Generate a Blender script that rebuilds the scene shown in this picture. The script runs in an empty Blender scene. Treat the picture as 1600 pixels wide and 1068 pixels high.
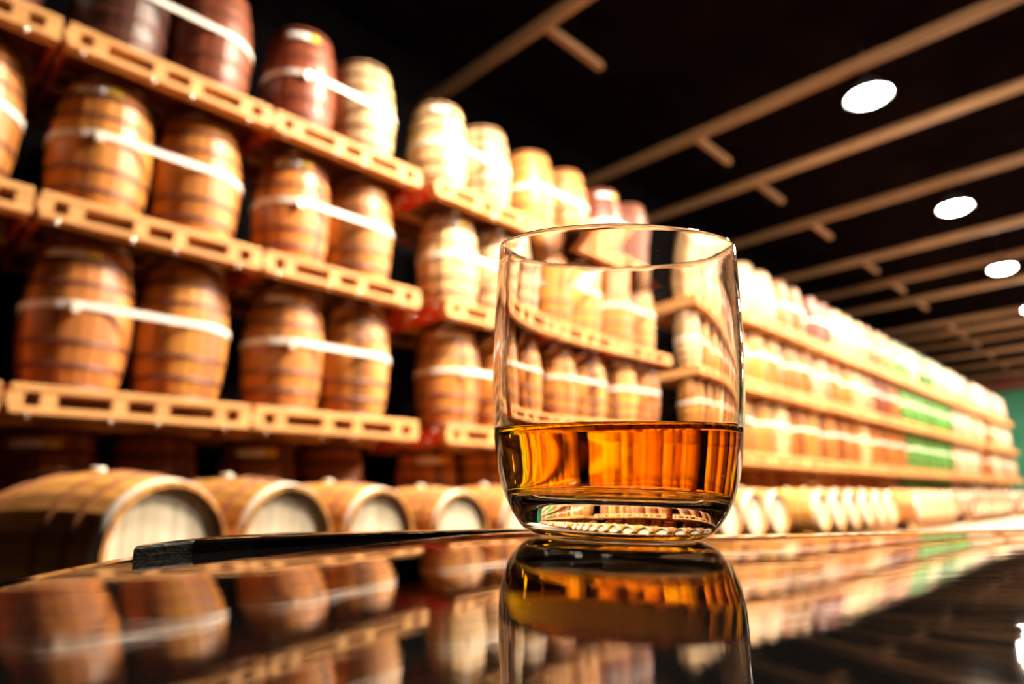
import bpy, bmesh, math, random
from mathutils import Matrix, Vector
random.seed(7)
SC = bpy.context.scene
COL = SC.collection
PI = math.pi
# world frame: X runs along the wall of stacks, Y points into the stacks, Z is up, floor at Z = 0
CAMZ = 0.52

# ------------------------------------------------------------------ camera, world, exposure
cd = bpy.data.cameras.new('camera')
cam = bpy.data.objects.new('camera', cd)
COL.objects.link(cam)
Rv = Vector((0.69814, -0.71563, -0.02195)); Uv = Vector((-0.15899, -0.18484, 0.96982)); Fv = Vector((0.69809, 0.67358, 0.24282))
cam.matrix_world = Matrix(((Rv.x, Uv.x, -Fv.x, 0), (Rv.y, Uv.y, -Fv.y, 0), (Rv.z, Uv.z, -Fv.z, CAMZ), (0, 0, 0, 1)))
cd.sensor_width = 36; cd.lens = 23.4; cd.clip_start = 0.005; cd.clip_end = 200
cd.dof.use_dof = True; cd.dof.focus_distance = 0.205; cd.dof.aperture_fstop = 23.4/3.3; cd.dof.aperture_blades = 8
SC.camera = cam
w = bpy.data.worlds.new('world'); SC.world = w; w.use_nodes = True
w.node_tree.nodes['Background'].inputs[0].default_value = (0.9, 0.75, 0.7, 1)
w.node_tree.nodes['Background'].inputs[1].default_value = 0.004
vs = SC.view_settings
vs.view_transform = 'Standard'; vs.look = 'None'; vs.exposure = 0.0; vs.gamma = 1.0; vs.use_curve_mapping = False
SC.cycles.caustics_reflective = False; SC.cycles.caustics_refractive = False
SC.cycles.max_bounces = 24; SC.cycles.transmission_bounces = 20; SC.cycles.glossy_bounces = 12; SC.cycles.diffuse_bounces = 2
SC.cycles.sample_clamp_indirect = 8.0
LAMP_POWER = 1750.0
ADDED_LAMP_POWER = 1650.0        # unseen lamps added to brighten the barrel heads and fronts
LAMP_COLOR = (1.0, 0.86, 0.66)

# ------------------------------------------------------------------ materials
def mat(name, color=(.5,.5,.5), rough=.5, metal=0., spec=.5):
    m = bpy.data.materials.new(name); m.use_nodes = True
    b = m.node_tree.nodes['Principled BSDF']
    b.inputs['Base Color'].default_value = (*color, 1); b.inputs['Roughness'].default_value = rough
    b.inputs['Metallic'].default_value = metal; b.inputs['Specular IOR Level'].default_value = spec
    return m, m.node_tree, b
def node(t, typ, **kw):
    n = t.nodes.new(typ)
    for k, v in kw.items(): setattr(n, k, v)
    return n
def ramp(t, stops):
    r = node(t, 'ShaderNodeValToRGB'); e = r.color_ramp.elements
    while len(e) < len(stops): e.new(0.5)
    for el, (p, c) in zip(e, stops): el.position = p; el.color = (*c, 1)
    return r
def noise(t, scale, detail=4., vec_scale=None, coord='Object', rough=.6):
    tc = node(t, 'ShaderNodeTexCoord'); mp = node(t, 'ShaderNodeMapping'); n = node(t, 'ShaderNodeTexNoise')
    mp.inputs['Scale'].default_value = vec_scale or (1, 1, 1)
    n.inputs['Scale'].default_value = scale; n.inputs['Detail'].default_value = detail; n.inputs['Roughness'].default_value = rough
    t.links.new(tc.outputs[coord], mp.inputs['Vector']); t.links.new(mp.outputs[0], n.inputs['Vector'])
    return n
def mix(t, a, b, fac=1.0, mode='MULTIPLY'):
    m = node(t, 'ShaderNodeMix', data_type='RGBA', blend_type=mode)
    m.inputs[0].default_value = fac
    for s, i in ((a, 6), (b, 7)):
        if hasattr(s, 'is_output'): t.links.new(s, m.inputs[i])
        else: m.inputs[i].default_value = (*s, 1)
    return m.outputs[2]
def bump(t, b, h, strength, dist):
    n = node(t, 'ShaderNodeBump'); n.inputs['Strength'].default_value = strength; n.inputs['Distance'].default_value = dist
    t.links.new(h, n.inputs['Height']); t.links.new(n.outputs[0], b.inputs['Normal'])

def oak(name, per_object):
    """stained oak: hue from the object's colour, each stave its own tone, grain along the stave"""
    m, t, b = mat(name, rough=.42, spec=.45)
    oi = node(t, 'ShaderNodeObjectInfo')
    if per_object: rnd = oi.outputs['Random']
    else: rnd = node(t, 'ShaderNodeAttribute', attribute_name='tone').outputs['Fac']
    tone = ramp(t, [(0, (.30, .26, .26)), (.18, (.62, .58, .52)), (.5, (.85, .85, .8)), (.8, (1, 1, 1)), (1, (.9, 1, .75))])
    t.links.new(rnd, tone.inputs[0])
    g = noise(t, 3.0, 5, (9, 9, .9))
    gr = ramp(t, [(.3, (.55, .45, .38)), (.62, (1, 1, 1))])
    t.links.new(g.outputs['Fac'], gr.inputs[0])
    c = mix(t, tone.outputs[0], gr.outputs[0], .75)
    c = mix(t, c, oi.outputs['Color'])
    t.links.new(c, b.inputs['Base Color'])
    bump(t, b, g.outputs['Fac'], .25, .004)
    return m
M = {}
M['stave'] = oak('stained_oak_stave', True)
M['stave_far'] = oak('stained_oak_barrel', False)
def wood(name, c0, c1, scale=(2, 14, 14), rough=.6, ns=3.0):
    m, t, b = mat(name, rough=rough, spec=.3)
    g = noise(t, ns, 5, scale); r = ramp(t, [(.3, c0), (.7, c1)])
    t.links.new(g.outputs['Fac'], r.inputs[0])
    oi = node(t, 'ShaderNodeObjectInfo')
    v = ramp(t, [(0, (.78, .74, .7)), (1, (1, 1, 1))]); t.links.new(oi.outputs['Random'], v.inputs[0])
    t.links.new(mix(t, r.outputs[0], v.outputs[0]), b.inputs['Base Color'])
    bump(t, b, g.outputs['Fac'], .3, .003)
    return m
M['head'] = wood('pale_oak_head', (.80, .67, .49), (.95, .84, .66), (14, 2, 14))
M['pallet'] = wood('pallet_softwood', (.58, .27, .085), (.82, .43, .16))
M['deck'] = wood('pallet_deck_wood', (.28, .06, .02), (.42, .10, .03))
M['red_side'] = wood('red_painted_pallet_board', (.55, .05, .012), (.75, .09, .02), (14, 2, 14))
M['beam'] = wood('roof_beam_timber', (.20, .10, .045), (.33, .18, .085), (14, 1.5, 14))
M['skid'] = wood('skid_timber', (.35, .18, .07), (.55, .30, .12))
M['iron'] = mat('dark_hoop_iron', (.11, .03, .016), .5, .25)[0]
M['rust'] = mat('rusty_hoop_iron', (.30, .10, .035), .55, .2)[0]
M['galv'] = mat('galvanised_hoop_steel', (.80, .66, .55), .5, .1)[0]
M['bung'] = mat('bung_silicone', (.75, .68, .6), .5)[0]
M['strap'] = mat('white_strap_webbing', (.82, .77, .72), .45)[0]
M['buckle'] = mat('bright_buckle_metal', (.85, .78, .66), .3, .3)[0]
M['bolt'] = mat('bright_bolt_steel', (.95, .86, .78), .22, .9)[0]
M['card_white'] = mat('white_label_paper', (.85, .82, .80), .6)[0]
M['card_yellow'] = mat('yellow_label_paper', (.85, .55, .06), .6)[0]
M['dark_steel'] = mat('dark_painted_steel', (.02, .018, .02), .5)[0]
def flat(name, c0, c1, scale, rough, spec=.3):
    m, t, b = mat(name, rough=rough, spec=spec)
    g = noise(t, scale, 6); r = ramp(t, [(.3, c0), (.7, c1)])
    t.links.new(g.outputs['Fac'], r.inputs[0]); t.links.new(r.outputs[0], b.inputs['Base Color'])
    return m
M['floor'] = flat('dark_low_bounce_floor', (.012, .009, .008), (.026, .019, .016), 1.3, .5)  # near floor darkened in colour to cut light bounced onto the barrels
M['added_pale_slab'] = flat('pale_concrete_slab', (.42, .29, .21), (.55, .39, .30), 1.3, .5)
M['wall'] = flat('black_painted_wall', (.003, .0025, .003), (.006, .005, .0055), 2, .95, 0)
M['roof'] = flat('dark_roof_sheet', (.003, .002, .0025), (.007, .004, .005), 1.5, .9, 0)
M['green'] = flat('green_painted_door', (.03, .22, .12), (.05, .30, .17), 1.2, .5)
M['lintel'] = flat('rust_red_lintel', (.16, .04, .025), (.25, .07, .04), 2, .6)

# lacquered table top: near-black, mirror-like, with faint combed ripples
m, t, b = mat('black_lacquer', (.004, .0035, .0035), .025)
b.inputs['IOR'].default_value = 1.75; b.inputs['Specular IOR Level'].default_value = .5
n1 = noise(t, 1.0, 3, (14, 380, 380)); n2 = noise(t, 1.0, 2, (7, 70, 70))
ad = node(t, 'ShaderNodeMath', operation='MULTIPLY_ADD'); ad.inputs[1].default_value = .5
t.links.new(n1.outputs['Fac'], ad.inputs[0]); t.links.new(n2.outputs['Fac'], ad.inputs[2])
bump(t, b, ad.outputs[0], 1.0, .000055)
M['lacquer'] = m
m, t, b = mat('worn_black_edge', (.012, .008, .006), .5, spec=.08)
n1 = noise(t, 1.0, 5, (60, 500, 900)); bump(t, b, n1.outputs['Fac'], .6, .0006)
r = ramp(t, [(.58, (.006, .004, .0035)), (.74, (.10, .055, .03))]); t.links.new(n1.outputs['Fac'], r.inputs[0]); t.links.new(r.outputs[0], b.inputs['Base Color'])
M['lip'] = m

def glassy(name, ior, density=None, color=None):
    m = bpy.data.materials.new(name); m.use_nodes = True; t = m.node_tree
    for n in list(t.nodes):
        if n.type != 'OUTPUT_MATERIAL': t.nodes.remove(n)
    o = t.nodes['Material Output']
    g = node(t, 'ShaderNodeBsdfGlass'); g.inputs['IOR'].default_value = ior; g.inputs['Roughness'].default_value = 0
    g.inputs['Color'].default_value = (1, 1, 1, 1)
    t.links.new(g.outputs[0], o.inputs['Surface'])
    if density:
        v = node(t, 'ShaderNodeVolumeAbsorption'); v.inputs['Color'].default_value = (*color, 1); v.inputs['Density'].default_value = density
        t.links.new(v.outputs[0], o.inputs['Volume'])
    return m
M['glass'] = glassy('clear_glass', 1.51, 3.0, (.85, .83, .75))
M['whisky'] = glassy('amber_whisky', 1.36, 105.0, (.985, .85, .03))

m = bpy.data.materials.new('lamp_diffuser'); m.use_nodes = True; t = m.node_tree
b = t.nodes['Principled BSDF']; b.inputs['Base Color'].default_value = (.9, .9, .9, 1)
b.inputs['Emission Color'].default_value = (*LAMP_COLOR, 1); b.inputs['Emission Strength'].default_value = LAMP_POWER
M['lamp'] = m
M['added_lamp'] = m.copy(); M['added_lamp'].node_tree.nodes['Principled BSDF'].inputs['Emission Strength'].default_value = ADDED_LAMP_POWER

# ------------------------------------------------------------------ mesh helpers
def mesh(name, verts, faces, m=None, smooth=False):
    me = bpy.data.meshes.new(name); me.from_pydata([tuple(v) for v in verts], [], faces)
    bm = bmesh.new(); bm.from_mesh(me); bmesh.ops.recalc_face_normals(bm, faces=bm.faces[:]); bm.to_mesh(me); bm.free()
    for p in me.polygons: p.use_smooth = smooth
    if m: me.materials.append(m)
    return me
def obj(name, me, parent=None, loc=(0, 0, 0), rotz=0., color=None):
    o = bpy.data.objects.new(name, me); COL.objects.link(o)
    o.location = loc
    if rotz: o.rotation_euler = (0, 0, rotz)
    if parent: o.parent = parent
    if color: o.color = (*color, 1)
    return o
def thing(name, label, cat, loc=(0, 0, 0), group=None, me=None, color=None):
    o = obj(name, me, None, loc, 0, color); tag(o, label, cat, group); return o
def tag(o, label, cat, group=None):
    o['label'] = label; o['category'] = cat
    if group: o['group'] = group
def structure(name, me, parent=None):
    o = obj(name, me, parent)
    if not parent: o['kind'] = 'structure'
    return o
def box(x0, y0, z0, x1, y1, z1, bev=0.):
    """box, optionally with its four long edges (along X) chamfered"""
    v = [(x, y, z) for x in (x0, x1) for y in (y0, y1) for z in (z0, z1)]
    f = [(0, 1, 3, 2), (4, 6, 7, 5), (0, 4, 5, 1), (2, 3, 7, 6), (0, 2, 6, 4), (1, 5, 7, 3)]
    if not bev: return v, f
    bm = bmesh.new(); vs_ = [bm.verts.new(p) for p in v]
    for q in f: bm.faces.new([vs_[i] for i in q])
    bmesh.ops.bevel(bm, geom=bm.edges[:], offset=bev, segments=1, affect='EDGES')
    bm.verts.index_update()
    out = [tuple(p.co) for p in bm.verts], [tuple(p.index for p in q.verts) for q in bm.faces]
    bm.free(); return out
def bxm(name, m, *a, bev=0.): return mesh(name, *box(*a, bev=bev), m)
def lathe(prof, seg, close_ends=True, fn=None):
    """revolve (r, z) pairs; first and last ring capped by a pole when r is 0"""
    v, f, idx = [], [], []
    for r_, z in prof:
        if r_ < 1e-9: idx.append([len(v)]); v.append((0, 0, z))
        else:
            idx.append(list(range(len(v), len(v)+seg)))
            v += [(r_*math.cos(2*PI*k/seg), r_*math.sin(2*PI*k/seg), z) for k in range(seg)]
    for a, c in zip(idx, idx[1:]):
        for k in range(seg):
            l = (k+1) % seg
            if len(a) == 1: f.append((a[0], c[k], c[l]))
            elif len(c) == 1: f.append((a[k], a[l], c[0]))
            else: f.append((a[k], a[l], c[l], c[k]))
    return v, f

# ------------------------------------------------------------------ the warehouse shell
fl = structure('floor', bxm('floor', M['floor'], -6, -7, -.2, 38, 6.2, 0))
structure('added_pale_slab', bxm('added_pale_slab', M['added_pale_slab'], 10.5, -1.2, 0, 36.6, 4.0, .012), fl)  # pale slab added so the far floor stays brightly lit
structure('ceiling', bxm('ceiling', M['roof'], -6, -7, 6.2, 38, 6.2, 6.4))
structure('wall_back', bxm('wall_back', M['wall'], -6, 6.0, 0, 38, 6.2, 6.2))
structure('wall_front', bxm('wall_front', M['wall'], -6, -7, 0, 38, -6.8, 6.2))
structure('wall_near', bxm('wall_near', M['wall'], -6.2, -7, 0, -6, 6.2, 6.2))
structure('wall_far', bxm('wall_far', M['wall'], 37, -7, 0, 37.2, 6.2, 6.2))
d1 = structure('door_1', bxm('door_1', M['green'], 36.9, 2.9, 0, 37.0, 5.7, 5.15))
structure('door_panel', bxm('door_panel', M['green'], 36.84, 3.0, .2, 36.9, 4.25, 5.0), d1)
structure('door_panel', bxm('door_panel', M['green'], 36.84, 4.35, .2, 36.9, 5.6, 5.0), d1)
structure('trim_1', bxm('trim_1', M['lintel'], 36.6, -4.0, 5.2, 37.0, 6.0, 5.75))
BEAMS = [4.67, 7.87, 9.8, 12.1, 15.0, 17.1, 19.2, 22.5, 24.0, 25.9, 28.4, 31.2, 34.2]
for i, x in enumerate(BEAMS):
    o = structure('trim_%d' % (i+2), bxm('roof_beam', M['beam'], x-.035, -6.8, 4.95+CAMZ, x+.035, 6.0, 5.10+CAMZ))
    structure('brace', bxm('brace', M['beam'], x+.035, 3.88, 4.96+CAMZ, x+1.0, 3.96, 5.04+CAMZ), o)

# ------------------------------------------------------------------ pendant lamps along the aisle
ORD = ['first', 'second', 'third', 'fourth', 'fifth', 'sixth', 'seventh', 'eighth', 'ninth', 'tenth', 'eleventh', 'twelfth', 'thirteenth',
       'fourteenth', 'fifteenth', 'sixteenth', 'seventeenth', 'eighteenth', 'nineteenth', 'twentieth', 'twenty-first', 'twenty-second', 'twenty-third', 'twenty-fourth', 'twenty-fifth']
shade_me = mesh('lamp_shade', *lathe([(.05, .22), (.09, .21), (.16, .14), (.26, 0), (.265, -.015), (.25, -.01), (.15, .125), (.05, .19), (0, .19)], 32), M['dark_steel'], True)
diff_me = mesh('lamp_bulb', *lathe([(0, .045), (.20, .04), (.22, .0), (.21, -.02), (.16, -.05), (.08, -.065), (0, -.07)], 24), M['lamp'], True)
cable_me = mesh('lamp_cable', *lathe([(0, .2), (.012, .2), (.012, 6.2-4.8-CAMZ), (0, 6.2-4.8-CAMZ)], 8), M['dark_steel'], True)
WHERE = ['hanging just above the view over the aisle', 'brightest and largest in view, below a roof beam', 'second one in view along the aisle', 'third one in view along the aisle',
         'fourth down the aisle', 'fifth down the aisle', 'far end of the aisle']
for i, x in enumerate([3.75, 8.27, 12.8, 17.2, 21.7, 26.2, 30.7]):
    L = thing('pendant_lamp', 'glowing warehouse pendant lamp, ' + WHERE[i], 'lamp', (x, 1.81, 4.8+CAMZ), 'pendant lamps over the aisle')
    obj('lamp_shade', shade_me, L); obj('lamp_bulb', diff_me, L); obj('lamp_cable', cable_me, L)

added_diff_me = diff_me.copy(); added_diff_me.materials[0] = M['added_lamp']  # two lamps added out of view to light the lying barrel heads
for i, (x, y) in enumerate([(4.7, .7), (9.2, -.7)]):
    L = thing('pendant_lamp', 'added unseen pendant lamp brightening the barrel heads, %s of its pair' % ORD[i], 'lamp', (x, y, 4.8+CAMZ), 'added unseen pendant lamps')
    obj('lamp_shade', shade_me, L); obj('lamp_bulb', added_diff_me, L); obj('lamp_cable', cable_me, L)

# ------------------------------------------------------------------ barrels
BH, RB, RH, NS = .87, .275, .225, 24
def prof_r(z): return RH + (RB-RH)*(1-(2*z/BH-1)**2)
def stave_mesh(m):
    v, f = [], []; n = 7; a = PI/NS - .006
    for i in range(n):
        z = BH*i/(n-1); ro = prof_r(z); ri = ro-.024
        if i in (0, n-1): ri += .009          # chime
        v += [(ro*math.sin(-a)*.998, -ro*math.cos(a)*.994, z), (0, -ro, z), (ro*math.sin(a)*.998, -ro*math.cos(a)*.994, z), (ri*math.sin(a), -ri*math.cos(a), z), (ri*math.sin(-a), -ri*math.cos(a), z)]
    for i in range(n-1):
        for k in range(5):
            l = (k+1) % 5; f.append((i*5+k, i*5+l, i*5+5+l, i*5+5+k))
    f += [(0, 1, 2, 3, 4), tuple((n-1)*5+k for k in (4, 3, 2, 1, 0))]
    me = mesh('stave', v, f, m); return me
STAVE = stave_mesh(M['stave'])
def hoop_mesh(z0, z1, m, d=.004):
    seg = 40; v, f = lathe([(prof_r(z0)+d, z0), (prof_r(z1)+d, z1), (prof_r(z1)-.001, z1), (prof_r(z0)-.001, z0), (prof_r(z0)+d, z0)], seg)
    return mesh('hoop', v, f, m, True)
HZ = [(.012, .042), (.128, .155), (.258, .282), (.588, .612), (.715, .742), (.828, .858)]
HOOP = [hoop_mesh(a, c, M['iron']) for a, c in HZ]
HOOPR = [hoop_mesh(a, c, M['rust']) for a, c in HZ]
HOOPG = [hoop_mesh(a, c, M['galv']) for a, c in HZ]
HEAD = mesh('head', *lathe([(0, 0), (.204, 0), (.204, .018), (0, .018)], 32), M['head'])
def plank(i, n, r):
    x0 = -r+2*r*i/n+.0012; x1 = -r+2*r*(i+1)/n-.0012; q = 5
    xs = [x0+(x1-x0)*k/q for k in range(q+1)]
    top = [(x, math.sqrt(max(r*r-x*x, 0))) for x in xs]; bot = [(x, -y) for x, y in reversed(top)]
    ring = top+bot; n2 = len(ring); h = .001*((i*7) % 3)
    v = [(x, y, 0) for x, y in ring] + [(x, y, .018+h) for x, y in ring]
    f = [tuple(range(n2)), tuple(range(2*n2-1, n2-1, -1))] + [(k, (k+1) % n2, n2+(k+1) % n2, n2+k) for k in range(n2)]
    return mesh('head_board', v, f, M['head'])
PLANKS = [plank(i, 7, .2035) for i in range(7)]
BUNG = mesh('bung', *lathe([(0, -.01), (.028, -.01), (.026, .014), (.02, .018), (0, .018)], 16), M['bung'], True)
def card_mesh(name, z0, z1, a0, a1, m):
    v, f = [], []; n = 5
    for k in range(n+1):
        a = a0+(a1-a0)*k/n
        for z, d in ((z0, .0045), (z1, .0045), (z1, .0065), (z0, .0065)):
            r_ = prof_r(z)+d; v.append((r_*math.sin(a), -r_*math.cos(a), z))
    for k in range(n):
        for q in range(4): f.append((k*4+q, k*4+(q+1) % 4, k*4+4+(q+1) % 4, k*4+4+q))
    f += [(0, 1, 2, 3), (n*4+3, n*4+2, n*4+1, n*4)]
    return mesh(name, v, f, m, True)
CARD = card_mesh('label_card', .752, .806, -1.0, -.28, M['card_white'])
CARDY = card_mesh('label_stripe', .752, .806, -.28, .05, M['card_yellow'])
# far barrel: one closed body, hoops as raised bands of the same skin
def far_mesh():
    zs = []
    for a, c in HZ: zs += [(a-.002, 0), (a, 1), (c, 1), (c+.002, 0)]
    pr = [(0, .03), (.2, .03), (.208, 0), (RH, 0)] + [(prof_r(z)+(.005 if k else 0), z) for z, k in zs] + [(RH, BH), (.208, BH), (.2, BH-.03), (0, BH-.03)]
    seg = NS*2
    v, f = lathe(pr, seg)
    for i, (x, y, z) in enumerate(v):          # shallow groove at each stave joint
        r_ = math.hypot(x, y)
        if r_ > .21 and round(math.atan2(y, x)/(2*PI/seg)) % 2: v[i] = (x*.991, y*.991, z)
    me = mesh('oak_barrel', v, f, M['stave_far'], False); me.materials.append(M['iron'])
    at = me.attributes.new('tone', 'FLOAT', 'FACE')
    rr = [random.random() for _ in range(NS)]
    for p in me.polygons:
        c = p.center; at.data[p.index].value = rr[int((math.atan2(c.y, c.x) % (2*PI))/(2*PI)*NS) % NS]
        if any(a-.001 < c.z < b_+.001 for a, b_ in HZ) and math.hypot(c.x, c.y) > .215: p.material_index = 1
    return me
FAR = [far_mesh() for _ in range(3)]

SHADE_BLACK, SHADED = (.09, .028, .018), (.34, .11, .03)  # shade of the top-left and floor-tier barrels put into their colour
AMBER, PALE, DARKR, GOLD, GREEN, CREAM = (.70, .27, .065), (.88, .60, .33), (.30, .075, .035), (.78, .37, .10), (.13, .42, .09), (.80, .60, .42)  # PALE mixes pale oak with lamp overexposure put into the colour
CN = {AMBER: 'amber', PALE: 'pale', DARKR: 'dark red', GOLD: 'golden', GREEN: 'green', CREAM: 'cream', SHADE_BLACK: 'shade-tinted black', SHADED: 'shade-tinted brown'}
def jit(c): return tuple(min(1, k*random.uniform(.9, 1.08)) for k in c)
def detail(root, tint, hoops, lying=False, card=False):
    off = random.random()*.26; c = jit(tint)
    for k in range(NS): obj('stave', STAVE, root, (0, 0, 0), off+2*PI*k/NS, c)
    for h in hoops: obj('hoop', h, root)
    if lying:
        for p in PLANKS: obj('head_board', p, root, (0, 0, BH-.05))
        a = 1.05*PI+.0
        b_ = obj('bung', BUNG, root, (0, RB-.001, BH/2)); b_.rotation_euler = (-PI/2, 0, 0)
    else: obj('head', HEAD, root, (0, 0, BH-.05))
    obj('head', HEAD, root, (0, 0, .03))
    if card:
        lc = obj('label_card', CARD, root); obj('label_stripe', CARDY, lc)

# ------------------------------------------------------------------ pallets
PL, PT, PD = 1.2, .15, 1.10
PF = {}
def pallet_parts():
    y0 = 0
    PF['rail_top'] = bxm('rail', M['pallet'], -PL/2, 0, PT-.042, PL/2, .09, PT, bev=.006)
    PF['rail_bot'] = bxm('rail', M['pallet'], -PL/2, 0, 0, PL/2, .09, .038, bev=.006)
    PF['block'] = bxm('block', M['pallet'], -.036, .004, .038, .036, .086, PT-.042)
    PF['deck'] = bxm('deck_board', M['deck'], -PL/2, -.06, 0, PL/2, .06, .02)
    PF['side'] = bxm('side_board', M['red_side'], -.009, .09, .0, .009, PD-.09, PT-.005)
    PF['bolt'] = mesh('bolt', *lathe([(0, -.004), (.017, -.002), (.018, .004), (.014, .013), (.007, .018), (0, .019)], 12), M['bolt'], True)
pallet_parts()
UPX = [-.575, -.435, -.115, .10, .42, .568]
def pallet_far():
    v, f = [], []
    def add(a):
        n = len(v); v.extend(a[0]); f.extend([tuple(i+n for i in q) for q in a[1]])
    bm = bmesh.new()
    # ladder front face as one connected skin: outline with windows
    xs = [-PL/2]
    for u in UPX: xs += [u-.036, u+.036]
    xs.append(PL/2); zs = [0, .038, PT-.042, PT]
    def cell(i, j, ys=(0, .09)):
        return not (j == 1 and i % 2 == 0 and 0 < i < len(xs)-2)
    keys = {}
    def V(i, j, k):
        if (i, j, k) not in keys: keys[i, j, k] = bm.verts.new((xs[i], (0, PD)[k], zs[j]))
        return keys[i, j, k]
    nx = len(xs)-1
    for i in range(nx):
        for j in range(3):
            if not cell(i, j): continue
            bm.faces.new([V(i, j, 0), V(i+1, j, 0), V(i+1, j+1, 0), V(i, j+1, 0)]); bm.faces.new([V(i, j, 1), V(i, j+1, 1), V(i+1, j+1, 1), V(i+1, j, 1)])
            for (di, dj, e) in ((-1, 0, ((i, j), (i, j+1))), (1, 0, ((i+1, j), (i+1, j+1))), (0, -1, ((i, j), (i+1, j))), (0, 1, ((i, j+1), (i+1, j+1)))):
                a, c = i+di, j+dj
                if 0 <= a < nx and 0 <= c < 3 and cell(a, c): continue
                p, q = e; bm.faces.new([V(*p, 0), V(*q, 0), V(*q, 1), V(*p, 1)])
    bmesh.ops.recalc_face_normals(bm, faces=bm.faces[:])
    me = bpy.data.meshes.new('wooden_pallet'); bm.to_mesh(me); bm.free(); me.materials.append(M['pallet']); return me
PFAR = pallet_far()
def make_pallet(x0, x1, y, z, label, near):
    xc, s = (x0+x1)/2, (x1-x0)/PL
    o = thing('wooden_pallet', label, 'pallet', (xc, y, z), 'pallets under the barrels', None if near else PFAR)
    o.scale = (s, 1, 1)
    if near:
        for yy in (0, PD/2-.045, PD-.09):
            obj('rail', PF['rail_top'], o, (0, yy, 0)); obj('rail', PF['rail_bot'], o, (0, yy, 0))
            for u in UPX: obj('block', PF['block'], o, (u, yy, 0))
        for k in range(3): obj('deck_board', PF['deck'], o, (0, .17+.13*k, PT-.022)); obj('deck_board', PF['deck'], o, (0, .68+.13*k, PT-.022))
        for sx in (-1, 1): obj('side_board', PF['side'], o, (sx*(PL/2-.010), 0, 0))
        for k in range(4):
            q_ = obj('bolt', PF['bolt'], o, (-.52+.3*k+.07*(k % 2), .02, -.003)); q_.rotation_euler = (PI*.75, 0, 0)
            b_ = obj('bolt', PF['bolt'], o, (-PL/2-.001, (.16, .24, .45, .8)[k], (.11, .04, .10, .05)[k])); b_.rotation_euler = (0, -PI/2, 0)
    return o
STRAPS = {}
def strap_mesh(half):
    if half in STRAPS: return STRAPS[half]
    r0, r1, h = RB+.006, RB+.010, .019; path = []
    for k in range(17): a = PI/2+PI*k/16; path.append((-half, a))
    for k in range(17): a = -PI/2+PI*k/16; path.append((half, a))
    v, f = [], []
    for cx, a in path:
        for r_, z in ((r0, -h), (r1, -h), (r1, h), (r0, h)): v.append((cx+r_*math.cos(a), r_*math.sin(a), z))
    n = len(path)
    for i in range(n):
        for q in range(4): f.append((i*4+q, i*4+(q+1) % 4, ((i+1) % n)*4+(q+1) % 4, ((i+1) % n)*4+q))
    STRAPS[half] = mesh('strap', v, f, M['strap'], False); return STRAPS[half]
BUCKLE = bxm('buckle', M['buckle'], -.022, -.014, -.045, .022, .006, .022, bev=.006)

# stacks: x0, x1, detail level, tint choices for tiers 1..4 (left, right)
A, P, D, G, N, C, K_, S_ = AMBER, PALE, DARKR, GOLD, GREEN, CREAM, SHADE_BLACK, SHADED
STACKS = [
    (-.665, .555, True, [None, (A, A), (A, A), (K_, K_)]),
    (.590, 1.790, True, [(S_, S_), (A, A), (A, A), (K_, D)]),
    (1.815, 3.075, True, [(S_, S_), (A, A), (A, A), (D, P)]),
    (3.360, 4.560, True, [(A, A), (A, A), (P, P), (P, P)]),
    (4.590, 5.800, True, [(A, A), (A, G), (A, G), (A, A)]),
    (5.830, 7.030, True, [(A, A), (G, A), (A, G), (D, D)]),
    (8.070, 9.270, False, [(A, A), (G, G), (P, G), (P, P)]),
    (9.300, 10.52, False, [(A, A), (G, P), (G, G), (P, P)]),
    (10.55, 11.76, False, [(A, A), (A, G), (G, A), (G, A)]),
    (11.95, 13.15, False, [(A, A), (A, A), (P, A), (D, D)]),
    (13.18, 14.38, False, [(A, A), (A, P), (A, P), (P, P)]),
    (14.41, 15.61, False, [(A, A), (A, A), (P, D), (P, G)]),
    (15.64, 16.84, False, [(A, A), (A, A), (D, A), (G, G)]),
    (17.05, 18.25, False, [(N, N), (N, N), (N, N), (N, N)]),
    (18.28, 19.48, False, [(N, N), (N, N), (N, N), (C, N)]),
    (19.51, 20.71, False, [(N, N), (N, N), (N, N), (N, N)]),
    (20.74, 21.94, False, [(N, N), (N, C), (N, N), (C, N)]),
    (22.20, 23.40, False, [(C, C), (C, C), (C, C), (C, C)]),
    (23.43, 24.63, False, [(C, C), (C, C), (C, C), (C, C)]),
    (25.60, 26.80, False, [(C, C), (A, C), (C, A), (C, C)]),
    (26.83, 28.03, False, [(C, C), (C, C), (A, C), (C, C)]),
    (28.60, 29.80, False, [(C, C), (C, C), (C, C), (C, C)]),
    (29.83, 31.03, False, [(C, C), (C, C), (C, C), (C, C)]),
]
TOPZ = [.147, .651+CAMZ, 1.674+CAMZ, 2.707+CAMZ]
TN = ['floor', 'second', 'third', 'top']
YP = 3.95
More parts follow.
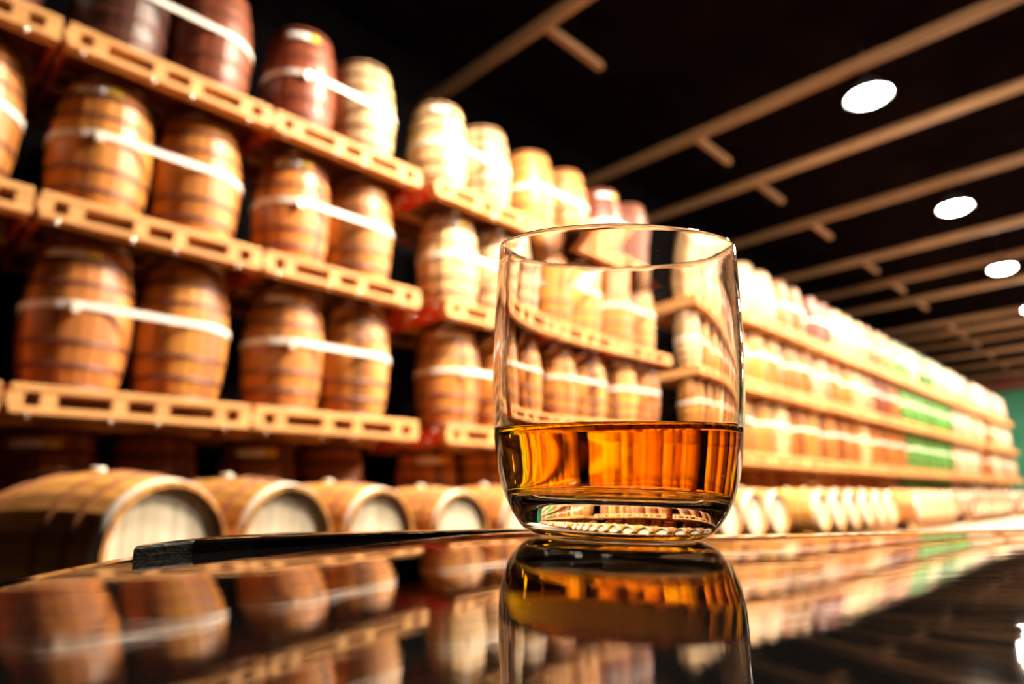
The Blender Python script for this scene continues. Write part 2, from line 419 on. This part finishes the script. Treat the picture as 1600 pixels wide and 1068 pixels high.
for si, (x0, x1, near, tints) in enumerate(STACKS):
    for ti in range(4):
        if tints[ti] is None: continue
        a, c = x0, x1
        if ti == 3 and si == 3: a, c = 3.235, 4.44
        if ti == 3 and si == 4: a, c = 4.47, 5.68
        if ti == 3 and si == 5: a, c = 5.71, 6.92
        place = '%s-tier pallet of the %s stack from left' % (TN[ti], ORD[si])
        make_pallet(a, c, YP+.002*((si*5+ti*3) % 4)+(.28 if ti == 0 else 0), TOPZ[ti]-PT, 'wooden pallet with red end boards, ' + place.replace('-tier pallet', ' tier') if near else 'pallet carrying a barrel pair, ' + place.replace('-tier pallet', ' tier'), near)
        half = .283 if near else .29
        xc = (a+c)/2; back = .28 if ti == 0 else 0; yc = YP+.11+RB+back
        for bi, sx in enumerate((-1, 1)):
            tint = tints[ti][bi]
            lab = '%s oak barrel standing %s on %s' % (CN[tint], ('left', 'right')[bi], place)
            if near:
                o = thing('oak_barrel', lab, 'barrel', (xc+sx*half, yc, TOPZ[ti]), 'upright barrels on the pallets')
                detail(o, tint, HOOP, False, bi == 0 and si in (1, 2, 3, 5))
            else:
                o = thing('oak_barrel', lab, 'barrel', (xc+sx*half, yc, TOPZ[ti]), 'upright barrels on the pallets', FAR[(si+ti*2+bi) % 3], jit(tuple(k*(.74, .68, .6)[q] for q, k in enumerate(tint)) if tint in (A, G) else tint))
                o.rotation_euler = (0, 0, random.random()*6)
            if ti == 3: o.scale = (1, 1, 1.04)
        if ti > 0:
            s = thing('strap', 'white strap tied round the barrels on ' + place, 'strap', (xc, yc, TOPZ[ti]+.47), 'straps round the barrel pairs', strap_mesh(half))
            if near: obj('buckle', BUCKLE, s, (-half-.08, -RB-.004, -.006))

# ------------------------------------------------------------------ barrels lying on the floor in front of the stacks
YH, ZC = 3.05, .415
FANNED = [(.765, 2.16, 17), (1.255, 2.36, 13), (1.87, 2.66, 9), (2.70, 3.03, 2)]      # head position and turn of the first four
def row(x0, step, n): return [(x0+step*k, YH, 0) for k in range(n)]
GR = [FANNED+row(3.28, .559, 8), row(8.44, .553, 6), row(12.83, .555, 5), row(16.9, .57, 8), row(22.6, .6, 8)]
GN = ['first', 'second', 'third', 'fourth', 'fifth']
for g, items in enumerate(GR):
    for k, (hx, hy, turn) in enumerate(items):
        lab = 'pale-headed barrel lying on its side, %s from the left in the %s floor row' % (ORD[k], GN[g])
        sc = .92 if turn else .965
        a = math.radians(turn); dx, dy = -math.sin(a), math.cos(a)
        loc = (hx+dx*BH*sc, hy+dy*BH*sc, ZC)
        if g < 3:
            o = thing('lying_barrel', lab, 'barrel', loc, 'barrels lying in the floor row')
            detail(o, GOLD, [HOOPR[0], HOOPR[1], HOOPR[2], HOOPR[3], HOOPR[4], HOOPG[5]], True)
        else:
            o = thing('lying_barrel', lab, 'barrel', loc, 'barrels lying in the floor row', FAR[k % 3], jit(CREAM))
        o.rotation_euler = (PI/2, 0, a); o.scale = (sc, sc, sc)
        if turn:
            for q, yy in enumerate((.10, BH*sc-.18)):
                s = thing('timber_skid', 'short timber skid under the %s end of the %s fanned lying barrel' % (('head', 'far')[q], ORD[k]), 'skid', (hx+dx*yy, hy+dy*yy, 0), 'skids under the lying barrels')
                s.rotation_euler = (0, 0, a)
                obj('beam', bxm('skid_beam', M['skid'], -.2, 0, 0, .2, .08, ZC-.241, bev=.006), s)
    flat_ = [q for q in items if not q[2]]
    for q, yy in enumerate((YH+.10, YH+BH*.965-.18)):
        s = thing('timber_skid', 'long timber skid under the %s end of the %s row of lying barrels' % (('head', 'far')[q], GN[g]), 'skid', (flat_[0][0]-.25, yy, 0), 'skids under the lying barrels')
        obj('beam', bxm('skid_beam', M['skid'], 0, 0, 0, flat_[-1][0]-flat_[0][0]+.55, .08, ZC-.2525, bev=.006), s)

# ------------------------------------------------------------------ the low lacquered table (local frame: x to the side, y away from the lens)
TX = Vector((math.sin(math.radians(43.976)), -math.cos(math.radians(43.976)), 0)); TY = Vector((-TX.y, TX.x, 0))
TM = Matrix(((TX.x, TY.x, 0, 0), (TX.y, TY.y, 0, 0), (0, 0, 1, CAMZ), (0, 0, 0, 1)))
def top_z(x, y):
    t_ = .2-y
    if t_ > .12: z = -.009-.03*.12-.325*.0144-(t_-.12)*.108
    elif t_ < -.14: z = -.009+.03*.14-.325*.0196+(t_+.14)*.061
    else: z = -.009-.03*t_-.325*t_*t_
    return z-(.0040*(1-math.exp(-(x/.06)**2)) if x > 0 else .0025*(1-math.exp(-(x/.05)**2)))
table = bpy.data.objects.new('low_table', None); COL.objects.link(table)
table.matrix_world = Matrix.Translation((0, 0, -CAMZ)) @ TM
tag(table, 'low table with a domed mirror-black lacquered top under the tumbler', 'table')
def slab(xs, ys, zfun, th):
    v, f = [], []; nx, ny = len(xs), len(ys)
    for j in range(ny):
        for i in range(nx): v.append((xs[i], ys[j], zfun(xs[i], ys[j])+CAMZ))
    for j in range(ny):
        for i in range(nx): v.append((xs[i], ys[j], zfun(xs[i], ys[j])+CAMZ-th))
    N_ = nx*ny; I = lambda i, j, k=0: k*N_+j*nx+i
    for j in range(ny-1):
        for i in range(nx-1):
            f.append((I(i, j), I(i+1, j), I(i+1, j+1), I(i, j+1))); f.append((I(i, j, 1), I(i, j+1, 1), I(i+1, j+1, 1), I(i+1, j, 1)))
    for i in range(nx-1):
        f.append((I(i, 0), I(i, 0, 1), I(i+1, 0, 1), I(i+1, 0))); f.append((I(i, ny-1), I(i+1, ny-1), I(i+1, ny-1, 1), I(i, ny-1, 1)))
    for j in range(ny-1):
        f.append((I(0, j), I(0, j+1), I(0, j+1, 1), I(0, j, 1))); f.append((I(nx-1, j), I(nx-1, j, 1), I(nx-1, j+1, 1), I(nx-1, j+1)))
    return v, f
xs = [-.1145+.0058*k for k in range(60)]+[.24+.04*k for k in range(8)]
ys = [-.30+.04*k for k in range(9)]+[.03+.0065*k for k in range(66)]
obj('tabletop', mesh('tabletop', *slab(xs, ys, lambda x, y: top_z(x, y), .022), M['lacquer'], True), table)
lipf = [(-.1074, .1946, .0040), (-.0985, .2109, .0043), (-.0847, .2257, .0038), (-.0571, .2480, .0029), (-.0286, .2580, .0016), (-.0045, .2700, .0009), (.03, .278, .0005), (.06, .284, .0002)]
v, f = [], []
sec = [(0, -.004), (0, .72), (.0012, .93), (.004, 1.0), (.02, 1.0), (.06, .9), (.075, .4), (.075, -.2)]
for x, y, h in lipf:
    for dy, hh in sec:
        yy = y+dy; v.append((x+dy*.12, yy, top_z(x+dy*.12, yy)+CAMZ+(h*hh if hh > 0 else -.003)))
ns_ = len(sec)
for i in range(len(lipf)-1):
    for k in range(ns_): f.append((i*ns_+k, i*ns_+(k+1) % ns_, (i+1)*ns_+(k+1) % ns_, (i+1)*ns_+k))
f += [tuple(range(ns_)), tuple((len(lipf)-1)*ns_+k for k in reversed(range(ns_)))]
lm = mesh('raised_lip', v, f, M['lip']); lm.materials.append(M['lacquer'])
for p in lm.polygons:
    if p.normal.z > .5: p.material_index = 1
lip = obj('raised_lip', lm, table)
ped = mesh('pedestal', *lathe([(0, 0), (.16, 0), (.165, .02), (.05, .05), (.045, .40), (.13, .43), (.13, .455), (0, .455)], 32), M['dark_steel'], True)
obj('pedestal', ped, table, (.12, .1, 0))

# ------------------------------------------------------------------ tumbler and whisky
GX, GY = .0325, .225
ax = Vector((.051, -.012, 1)).normalized()
gx = Vector((1, 0, 0)); gx = (gx-ax*gx.dot(ax)).normalized(); gy = ax.cross(gx)
gl = Matrix(((gx.x, gy.x, ax.x, GX), (gx.y, gy.y, ax.y, GY), (gx.z, gy.z, ax.z, top_z(GX, GY)+.0003), (0, 0, 0, 1)))
K = .983e-3
outer = [(26.2, 0), (27.6, .25), (29.2, .9), (31.3, 2.2), (33.5, 4.9), (35.8, 8.6), (38.0, 13.6), (39.8, 20.0), (41.2, 28.4), (41.9, 36), (42.5, 46), (42.75, 56), (42.75, 68), (42.5, 80), (42.2, 90), (41.95, 97.2)]
rim = [(41.85, 98.2), (41.5, 98.7), (41.05, 98.7), (40.7, 98.2), (40.6, 97.2)]
inner = [(40.75, 90), (41.0, 80), (41.15, 68), (41.1, 56), (40.7, 46), (39.9, 36), (38.9, 28.4), (37.4, 22), (35.6, 17.8), (33.0, 14.8), (29, 13.1), (22, 12.5), (10, 12.4), (0, 12.4)]
def spline(p, n=6):
    out = []
    for i in range(len(p)-1):
        p0, p1, p2, p3 = p[max(i-1, 0)], p[i], p[i+1], p[min(i+2, len(p)-1)]
        for k in range(n):
            s = k/n
            out.append(tuple(.5*(2*b_+(c_-a_)*s+(2*a_-5*b_+4*c_-d_)*s*s+(-a_+3*b_-3*c_+d_)*s**3) for a_, b_, c_, d_ in zip(p0, p1, p2, p3)))
    return out+[p[-1]]
punt = [(0, 1.1), (12, 1.0), (20, .7), (24.2, .15), (25.2, 0)]
prof = spline(punt, 4)+spline(outer, 5)+rim+spline(inner, 5)
prof[0] = (0, prof[0][1]); prof[-1] = (0, prof[-1][1])
def lean(p):
    """sheared to flatten the rim and liquid ellipses: the mouth tips forward, more so towards the rim"""
    x, y, z = p; return (x, y, z+LEAN*(max(z, 0)/.098)**1.1*y)
LEAN = .19
gv, gf = lathe([(max(r_, 0)*K if r_ > .001 else 0, z*1e-3) for r_, z in prof], 144)
tumbler = obj('tumbler', mesh('tumbler', [lean(p) for p in gv], gf, M['glass'], True))
tumbler.matrix_world = TM @ gl
tag(tumbler, 'clear glass tumbler a third full of whisky on the black table', 'glass')
LV = 34.6
wall = [q for q in reversed(spline(inner, 5)) if q[1] < LV-.6]
lp = [(r_+(.15 if r_ > 1 else 0), z-(.15 if r_ < 33 else .06)) for r_, z in wall]
rl = lp[-1][0]
lp += [(rl+.15, LV-.3), (rl+.22, LV+.35), (rl-.35, LV+.05), (rl-1.2, LV-.22), (rl-2.5, LV-.3), (20, LV-.3), (0, LV-.3)]
v, f = lathe([(r_*K if r_ > .001 else 0, z*1e-3) for r_, z in lp], 144)
v = [lean((x, y, z+(x*.036 if z > (LV-1)*1e-3 else 0))) for x, y, z in v]
whisky = obj('whisky', mesh('whisky', v, f, M['whisky'], True))
whisky.matrix_world = TM @ gl
tag(whisky, 'amber whisky filling the lower third of the tumbler', 'drink')

# dust and dried droplets clinging to the upper glass
def outer_r(z):
    for (r0, z0), (r1, z1) in zip(outer, outer[1:]):
        if z0 <= z <= z1: return r0+(r1-r0)*(z-z0)/(z1-z0)
    return 42
v, f = [], []
rd = random.Random(3)
for k in range(520):
    z = rd.uniform(44, 95); a = rd.uniform(0, 2*PI); r_ = outer_r(z)*K+.00004
    q = rd.choice((.00005, .00006, .00008, .00013))
    c = Vector((r_*math.cos(a), r_*math.sin(a), z*1e-3)); t1 = Vector((-math.sin(a), math.cos(a), 0)); n_ = Vector((math.cos(a), math.sin(a), 0)); b0 = len(v)
    for j in range(6): v.append(tuple(c+t1*q*math.cos(j*PI/3)+Vector((0, 0, q*math.sin(j*PI/3)))))
    v.append(tuple(c+n_*q*.6))
    f += [(b0+j, b0+(j+1) % 6, b0+6) for j in range(6)]
dust = obj('dust_specks', mesh('dust_specks', [lean(p) for p in v], f, mat('pale_dust', (.8, .74, .66), .8)[0], True), tumbler)
dust['kind'] = 'stuff'
